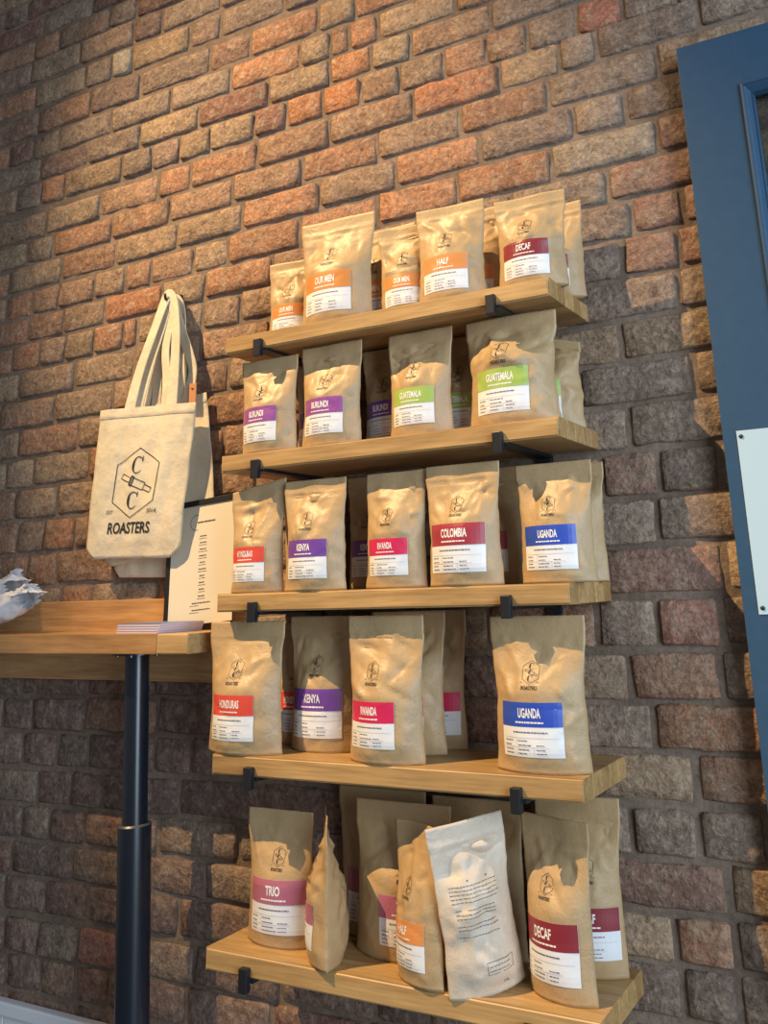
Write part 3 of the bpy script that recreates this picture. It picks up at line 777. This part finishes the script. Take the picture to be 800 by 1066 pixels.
tote('tote_bag', [(-.480, -.075), (-.213, -.058), (-.168, -.395), (-.520, -.452)], -.0270, .006, 8, 'cream tote bag behind the printed one, its right side showing beside it', straps=[([(-.375, -.026, -.08), (-.368, -.030, .03), (-.345, -.036, .15), (-.330, -.038, .1945), (-.306, -.036, .13), (-.262, -.034, .03), (-.256, -.032, -.01), (-.276, -.028, -.075)], .032)])
tote('tote_bag', [(-.523, -.072), (-.212, -.088), (-.246, -.436), (-.545, -.428)], -.063, .014, 5, 'front cream tote bag printed with a black hexagon logo and ROASTERS', cut=.072, printed=True,
     straps=[([(-.432, -.060, -.090), (-.405, -.056, .02), (-.365, -.052, .125), (-.340, -.048, .192), (-.327, -.048, .1965), (-.310, -.050, .17), (-.293, -.056, .10), (-.288, -.060, .00), (-.290, -.063, -.092)], .035),
             ([(-.415, -.050, -.086), (-.385, -.047, .02), (-.352, -.044, .12), (-.332, -.043, .190), (-.322, -.045, .160), (-.330, -.049, .06), (-.318, -.053, -.01), (-.312, -.056, -.09)], .032)])
lt = empty('leather_tag', (-.243, -.042, -.060)); tag(lt, 'small tan leather tag sticking up behind the right corner of the front tote bag', 'tag')
bm = bmesh.new(); add_box(bm, -.011, .011, -.0015, .0015, -.03, .026, .0008, 1); bm_link('tag_body', bm, M['leather'], lt)
bm = bmesh.new(); add_tube(bm, (0, -.003, .014), (0, .003, .014), .003, n=14); bm_link('eyelet', bm, M['leg_edge'], lt, True)

# ------------------------------------------------------------------ high table against the wall
T = empty('high_table', (-.15, -.11, FLOOR)); tag(T, 'high oak bar table on a black tubular leg, fixed along the brick wall', 'table')
TZ = -.5915 - FLOOR; TT = .0395; TY = -.200; TX = -.084
def tb(name, x0, x1, y0, y1, z0, z1, mat, bev=.002): return box(name, x0 + .15, x1 + .15, y0 + .11, y1 + .11, z0, z1, mat, T, bev)
nst = 4; yw = (-TY - .022) / nst
for k in range(nst):
    y0 = TY + k * yw; tb('stave', -1.75, TX - .0832, y0 + .0002, y0 + yw - .0002, TZ - TT, TZ, M['table_oak'], .0012)
tb('end_board', TX - .0828, TX, TY, -.022, TZ - TT, TZ, M['oak'], .003)
tb('wall_board', -1.75, TX, -.022, -.004, TZ - .110, TZ + .068, M['table_oak'], .002)
lx, ly = -.290, -.128                      # the leg stands a little out of plumb, as in the photograph
top = Vector((lx + .15, ly + .11, TZ - TT)); foot = Vector((lx + .055 + .15, ly + .11, .012)); mid = top.lerp(foot, .347)
bm = bmesh.new(); add_tube(bm, foot, mid, .0330, n=40); legl = bm_link('leg', bm, M['leg'], T); set_smooth_angle(legl)
bm = bmesh.new(); add_tube(bm, mid, top, .0250, n=40); o = bm_link('upper_tube', bm, M['leg'], legl); set_smooth_angle(o)
bm = bmesh.new(); d = (top - mid).normalized(); add_tube(bm, mid - d * .001, mid + d * .0022, .0336, .031, n=40); o = bm_link('collar_rim', bm, M['leg_edge'], legl); set_smooth_angle(o)
bm = bmesh.new(); add_tube(bm, top - Vector((0, 0, .005)), top - Vector((0, 0, .0003)), .052, n=32)
for a in range(4):
    an = a * PI / 2 + .5; add_tube(bm, top + Vector((math.cos(an) * .042, math.sin(an) * .042, -.009)), top + Vector((math.cos(an) * .042, math.sin(an) * .042, -.004)), .005, n=10)
o = bm_link('mounting_plate', bm, M['leg'], T); set_smooth_angle(o)
bm = bmesh.new(); add_tube(bm, (foot.x, foot.y, .001), (foot.x, foot.y, .012), .075, .070, n=40); o = bm_link('foot_plate', bm, M['leg'], T); set_smooth_angle(o)

# menu clipboard leaning behind the tote bag
mn = empty('menu_board', (-.285, -.055, -.5905), (-.085, -.075, 0)); tag(mn, 'cream coffee price list on a black clipboard standing on the table beside the tote bags', 'menu')
MW, MH = .192, .270
box('board', 0, MW, -.001, .003, 0, MH, M['black'], mn, .001)
box('paper', .010, MW + .001, -.0022, -.0012, .004, MH - .006, M['menu'], mn)
box('top_clip', -.001, MW + .002, -.0055, -.0012, MH - .007, MH + .006, M['black'], mn, .001)
box('spine', -.002, .0085, -.0045, -.0012, 0, MH - .004, M['black'], mn, .001)
f = Flat(); pc = .105
n_ = 14; P_ = [(pc - .022 + math.cos(a) * .017, MH - .045 + math.sin(a) * .017) for a in [math.radians(70 + 215 * k / n_) for k in range(n_ + 1)]]
f.line(P_, .0012, False, 1)
words(f, pc - .018, MH - .047, .052, .0032, random.Random(2), 1)
rnd = random.Random(5)
for k in range(12):
    t = MH - .078 - k * .0145; w = rnd.uniform(.014, .022) if k < 10 else .052
    words(f, pc - w / 2, t, w, .0022, rnd, 1); words(f, pc - w * .62, t - .0050, w * (1.24 if k < 10 else .5), .0011, rnd, 1)
f.build('menu_print', lambda s, t: Vector((s, -.0026, t)), M['ink'], mn)

# booklets on the table
for k, nm in enumerate(['lowest', 'second from bottom', 'third from bottom', 'topmost']):
    b = empty('booklet', (-.232 + .0015 * k, -.122, -.5913 + k * .0049), (0, 0, -.10 + .012 * k)); tag(b, '%s booklet of the small stack on the table in front of the menu' % nm, 'booklet', 'booklets stacked on the table')
    box('pages', -.064, .066, -.064, .056, .0001, .0043, M['booklet'], b); box('cover', -.065, .066, -.065, .057, .0044, .0048, M['booklet_cover' if k == 3 else 'booklet'], b)

# two crumpled white paper bags on the table's left
def crumpled(loc, rz, L, R, seed, desc, grp):
    root = empty('paper_bag', loc, (0, 0, rz)); tag(root, desc, 'paper bag', grp)
    na, nl = 44, 26; V, F = [], []; r = random.Random(seed)
    for j in range(nl + 1):
        v = j / nl
        for i in range(na):
            a = 2 * PI * i / na; rr = R * (math.sin(min(1, v * 1.6 + .08) * PI / 2)) * (1 - .28 * v)
            q = noise.noise(Vector((math.cos(a) * 1.6 + seed, math.sin(a) * 1.6, v * 3.5))); q2 = abs(noise.noise(Vector((math.cos(a) * 4 + seed, math.sin(a) * 4, v * 9))))
            rr *= 1 + .30 * q - .30 * q2
            x = -L + v * L + (.006 * (1 if i % 2 else -1) if j == nl else 0); zz = R * .72 + math.sin(a) * rr * .70 + v * v * R * .75; yv = math.cos(a) * rr
            V.append((x, yv, max(.0008, zz)))
    for j in range(nl):
        for i in range(na): a = j * na + i; b = j * na + (i + 1) % na; F.append((a, b, b + na, a + na))
    F.append(tuple(reversed(range(na))))
    o = pymesh('bag_body', V, F, M['white_paper'], root, smooth=True)
    # jagged folded mouth
    V, F = [], []; lz = R * 1.47
    for i in range(15):
        u = i / 14; yv = (-.5 + u) * R * 1.7
        V += [(-.028, yv, lz + .010 * math.sin(u * PI) + .004 * noise.noise(Vector((u * 6, seed, 0)))), (-.006, yv, lz + .013 * math.sin(u * PI) + .006 * noise.noise(Vector((u * 8, seed, 3)))), (.010 + (.008 if i % 2 else 0), yv, lz + .006 + .006 * noise.noise(Vector((u * 9, seed, 6))))]
    for i in range(14):
        for k in range(2): q = i * 3 + k; F.append((q, q + 1, q + 4, q + 3))
    o2 = pymesh('jagged_mouth', V, F, M['white_paper'], root, smooth=False)
    sol = o2.modifiers.new('thickness', 'SOLIDIFY'); sol.thickness = .0012
    root.scale = (1, 1, 1.25 if seed == 1 else 1.75)
crumpled((-.628, -.142, -.5913), .0, .21, .046, 1, 'crumpled white paper bag with a jagged mouth lying on the table at far left', 'white paper bags')
crumpled((-.765, -.078, -.5913), .0, .20, .044, 4, 'second white paper bag, only its torn mouth showing above the front one', 'white paper bags')

# ------------------------------------------------------------------ navy door standing open against the wall
Dr = empty('door_1', (.965, -.050, FLOOR)); tag(Dr, 'navy blue panelled door with a glass pane, folded back against the brick wall', kind='structure')
dz1 = .468 - FLOOR; DW = .80; gz0, gz1 = -.16 - FLOOR, .357 - FLOOR; gx0, gx1 = .108, DW - .108
box('stile', 0, gx0 - .0001, 0, .040, 0, dz1, M['door'], Dr, .0008)
box('stile', gx1 + .0001, DW, 0, .040, 0, dz1, M['door'], Dr, .0008)
box('top_rail', gx0, gx1, .0002, .0398, gz1, dz1, M['door'], Dr, .0004)
box('lock_rail', gx0, gx1, .0002, .0398, gz0 - .20, gz0, M['door'], Dr, .001)
box('lower_panel', gx0, gx1, .012, .030, .20, gz0 - .2001, M['door'], Dr)
box('bottom_rail', gx0, gx1, .0002, .0398, 0, .1999, M['door'], Dr, .001)
def moulding(x0, z0, x1, z1, inx, inz):
    """stepped glazing bead between two corners, sloping in towards the glass"""
    prof = [(0, -.0035), (.003, -.0045), (.0045, -.001), (.007, .0012), (.014, .010), (.0165, .0095), (.018, .020), (.018, .030)]
    V, F = [], []
    L = 1 if abs(x1 - x0) > abs(z1 - z0) else 0
    for e, (x, z) in enumerate(((x0, z0), (x1, z1))):
        for (p, y) in prof:
            m1 = p if e == 0 else -p
            V.append((x + (m1 if L else inx * p), y, z + (inz * p if L else m1)))
    n = len(prof)
    for k in range(n - 1): F.append((k, k + 1, n + k + 1, n + k))
    o = pymesh('glazing_bead', V, F, M['door'], Dr); s_ = o.modifiers.new('thickness', 'SOLIDIFY'); s_.thickness = .002; s_.offset = 1
moulding(gx0, gz0, gx0, gz1, 1, 0); moulding(gx1, gz0, gx1, gz1, -1, 0); moulding(gx0, gz1, gx1, gz1, 0, -1); moulding(gx0, gz0, gx1, gz0, 0, 1)
box('glass_pane', gx0 + .002, gx1 - .002, .022, .026, gz0 + .002, gz1 - .002, M['glass'], Dr)
pl = box('push_plate', .0235, .125, -.0016, -.0001, -.577 - FLOOR, -.280 - FLOOR, M['plate'], Dr, .0004); pl['label'] = 'pale steel push plate'
for px_, pz_ in ((.031, -.290), (.117, -.290), (.031, -.567), (.117, -.567)):
    bm = bmesh.new(); add_tube(bm, (px_, -.0030, pz_ - FLOOR), (px_, -.0012, pz_ - FLOOR), .0035, n=14); bm_link('screw', bm, M['screw'], pl, True)
